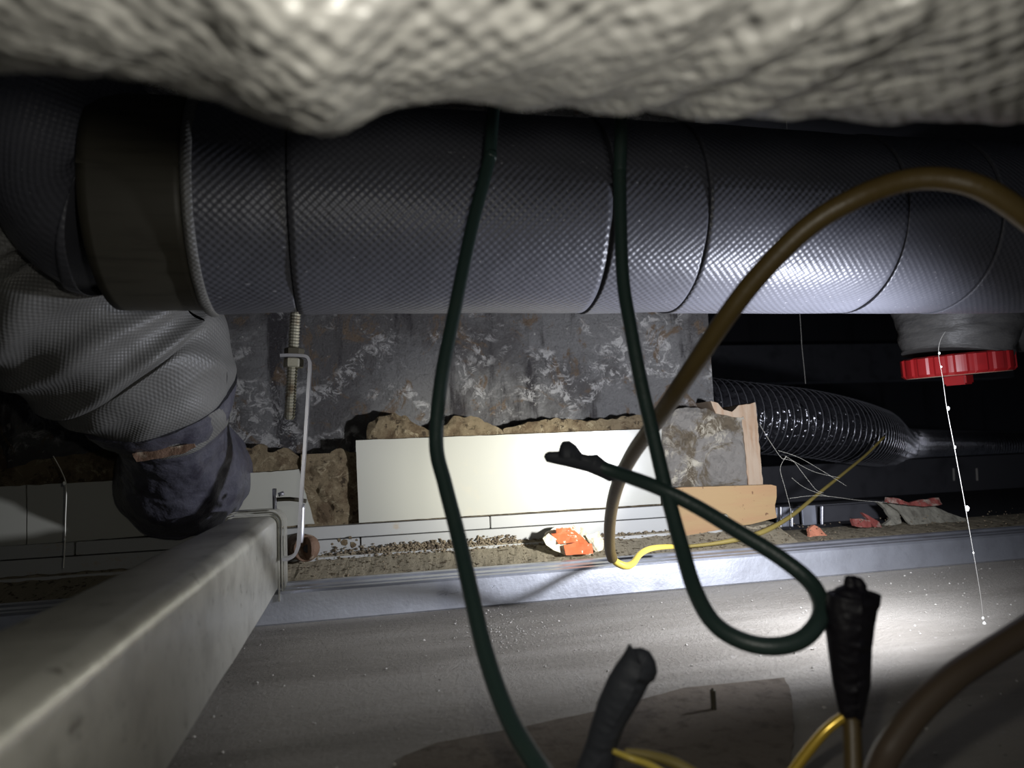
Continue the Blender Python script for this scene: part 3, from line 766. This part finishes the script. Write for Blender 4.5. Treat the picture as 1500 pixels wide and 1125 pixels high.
for k, (px_, mt, lb, nm, ct, Y) in enumerate((
    ([(1185, 787), (1190, 776), (1199, 770), (1206, 774), (1212, 784), (1208, 787)], chipm, 'small orange triangular brick chip alone on the ledge behind the channel', 'brick_chip', 'brick chip', .90),
    ([(1253, 771), (1254, 761), (1266, 760), (1279, 763), (1278, 772), (1262, 773)], redpaint, 'red and white paint chip at left of the larger cement flakes', 'paint_chip', 'paint chip', .92),
    ([(1272, 752), (1282, 758), (1292, 765), (1293, 773), (1281, 772), (1278, 763)], redpaint, 'small dark red pointed chip between paint chip and cement flake', 'paint_chip', 'paint chip', .93),
    ([(1299, 736), (1318, 737), (1326, 750), (1322, 766), (1308, 771), (1296, 770), (1310, 760), (1308, 747)], greychip, 'thin curved grey cement flake behind the big cement flake', 'cement_flake', 'cement flake', .945),
    ([(1316, 737), (1330, 741), (1355, 743), (1382, 742), (1400, 752), (1420, 760), (1422, 770), (1400, 775), (1342, 776), (1336, 765), (1330, 750)], greychip, 'large grey cement flake with a red painted edge at right', 'cement_flake', 'cement flake', .93))):
    c = onY(*px_[0], Y)
    if k == 4:
        e = empty(nm, c, lb, ct)
        crumple('flake_body', px_, Y, mt.m, e, .002, k, .6, .004)
        crumple('red_edge', [(1302, 736), (1306, 729), (1322, 731), (1335, 737), (1352, 733), (1380, 729), (1382, 739), (1355, 742), (1330, 740), (1316, 738)], Y+.002, redpaint.m, e, .004, 12, .6, .004)
    else:
        o = crumple(nm, px_, Y, mt.m, None, .003, k, .6, .006); tag(o, lb, ct)

# crumbs and grit that nobody could count
def crumbs(name, spots, mat, label, cat):
    vs, fs = [], []
    ico = [Vector(q_) for q_ in ((0, 0, 1), (.9, 0, .2), (.28, .85, .2), (-.72, .53, .2), (-.72, -.53, .2), (.28, -.85, .2), (0, 0, -.6))]
    F_ = [(0, 1, 2), (0, 2, 3), (0, 3, 4), (0, 4, 5), (0, 5, 1), (6, 2, 1), (6, 3, 2), (6, 4, 3), (6, 5, 4), (6, 1, 5)]
    for c, s_ in spots:
        b = len(vs); rz = Matrix.Rotation(random.uniform(0, 6.3), 3, 'Z') @ Matrix.Rotation(random.uniform(-.6, .6), 3, 'X')
        for q_ in ico: vs.append(c + rz @ Vector((q_.x*s_*random.uniform(.6, 1.4), q_.y*s_*random.uniform(.6, 1.2), q_.z*s_*random.uniform(.5, 1))))
        fs += [tuple(b+i for i in f) for f in F_]
    o = mesh(name, vs, fs, mat, None, False); return tag(o, label, cat, kind='stuff')
sp = []
for _ in range(1700):
    x = random.triangular(-.06, .42, .06); dy = abs(random.gauss(0, .005))
    sp.append((Vector((x, .918-dy, .0555-dy*.4+random.uniform(0, .011)*math.exp(-dy*200)*(1 if x < .2 else .2))), random.uniform(.0008, .0032)))
for _ in range(500):
    x = random.uniform(-.1, 1.2); y = random.uniform(.862, .912); sp.append((Vector((x, y, .034+(y-.86)*.40)), random.uniform(.0005, .0018)))
crumbs('mortar_crumbs', sp, crumb.m, 'loose brown mortar crumbs heaped along the foot of the tiles', 'crumbs')
sp = []
for _ in range(520):
    x, y = random.uniform(-.2, .9), random.uniform(.33, .80); sp.append((Vector((x, y, .0003)), random.choice((.0005, .0007, .0009, .0015))))
for _ in range(260):
    q_ = onZ(random.gauss(740, 45), random.gauss(925, 14), .0003); sp.append((q_, random.uniform(.0004, .001)))
crumbs('plaster_grit', sp, grit.m, 'pale plaster grit scattered over the grey board', 'grit')

# ------------------------------------------------------------------ cobwebs
def strand(name, px, Y, rad, mat, label, beads=()):
    e = empty(name, onY(*px[0], Y), label, 'cobweb')
    tube('silk_thread', [(onY(x, y, Y), rad) for x, y in px], mat, e, seg=5, n=6)
    for x, y, s_ in beads:
        c = onY(x, y, Y)
        tube('dust_bead', [(c+Vector((0, 0, s_*1.4)), s_*.3), (c+Vector((0, 0, s_*.5)), s_), (c-Vector((0, 0, s_*.5)), s_*.9), (c-Vector((0, 0, s_*1.4)), s_*.3)], dust.m, e, seg=7, n=1)
    return e
strand('hanging_cobweb', [(1385, 485), (1377, 500), (1375, 520), (1381, 555), (1387, 598), (1397, 650), (1410, 720), (1418, 765), (1426, 810), (1436, 870), (1441, 912)], .56, .00015, webm2.m,
       'long beaded cobweb thread hanging in front of the red cap', [(1376, 517, .0009), (1379, 537, .0007), (1389, 598, .0013), (1399, 655, .0009), (1417, 745, .0018), (1426, 810, .0007), (1440, 906, .0012), (1442, 914, .0016)])
e = empty('torn_cobweb', onY(1115, 625, .9), 'branching torn cobweb between the timber edge and the ledge', 'cobweb')
for px_ in ([(1113, 622), (1130, 650), (1146, 672), (1152, 668), (1143, 686), (1150, 715), (1157, 742), (1160, 770)], [(1146, 672), (1162, 676), (1172, 688), (1185, 705), (1196, 718), (1206, 722)],
            [(1140, 660), (1170, 670), (1205, 690), (1240, 712)], [(1157, 730), (1200, 726), (1260, 733), (1300, 736)], [(1160, 700), (1180, 715), (1215, 728)], [(1150, 668), (1190, 690), (1230, 700)]):
    tube('silk_thread', [(onY(x, y, .915), .00016) for x, y in px_], web.m, e, seg=5, n=6)
strand('dusty_cobweb', [(78, 668), (90, 690), (97, 712), (96, 760), (95, 800), (93, 832)], .88, .0006, web.m, 'dusty cobweb thread hanging before the dim tiles at far left', [(94, 708, .0016), (95, 790, .0012)])
strand('faint_cobweb', [(1150, 150), (1172, 465), (1174, 500), (1178, 540), (1180, 562)], 1.05, .0005, webdark.m, 'faint cobweb thread above the flexible duct')
strand('tiny_cobweb', [(345, 935), (339, 945), (341, 958), (340, 972)], .62, .0004, web.m, 'tiny cobweb under the carrier channel near the board')
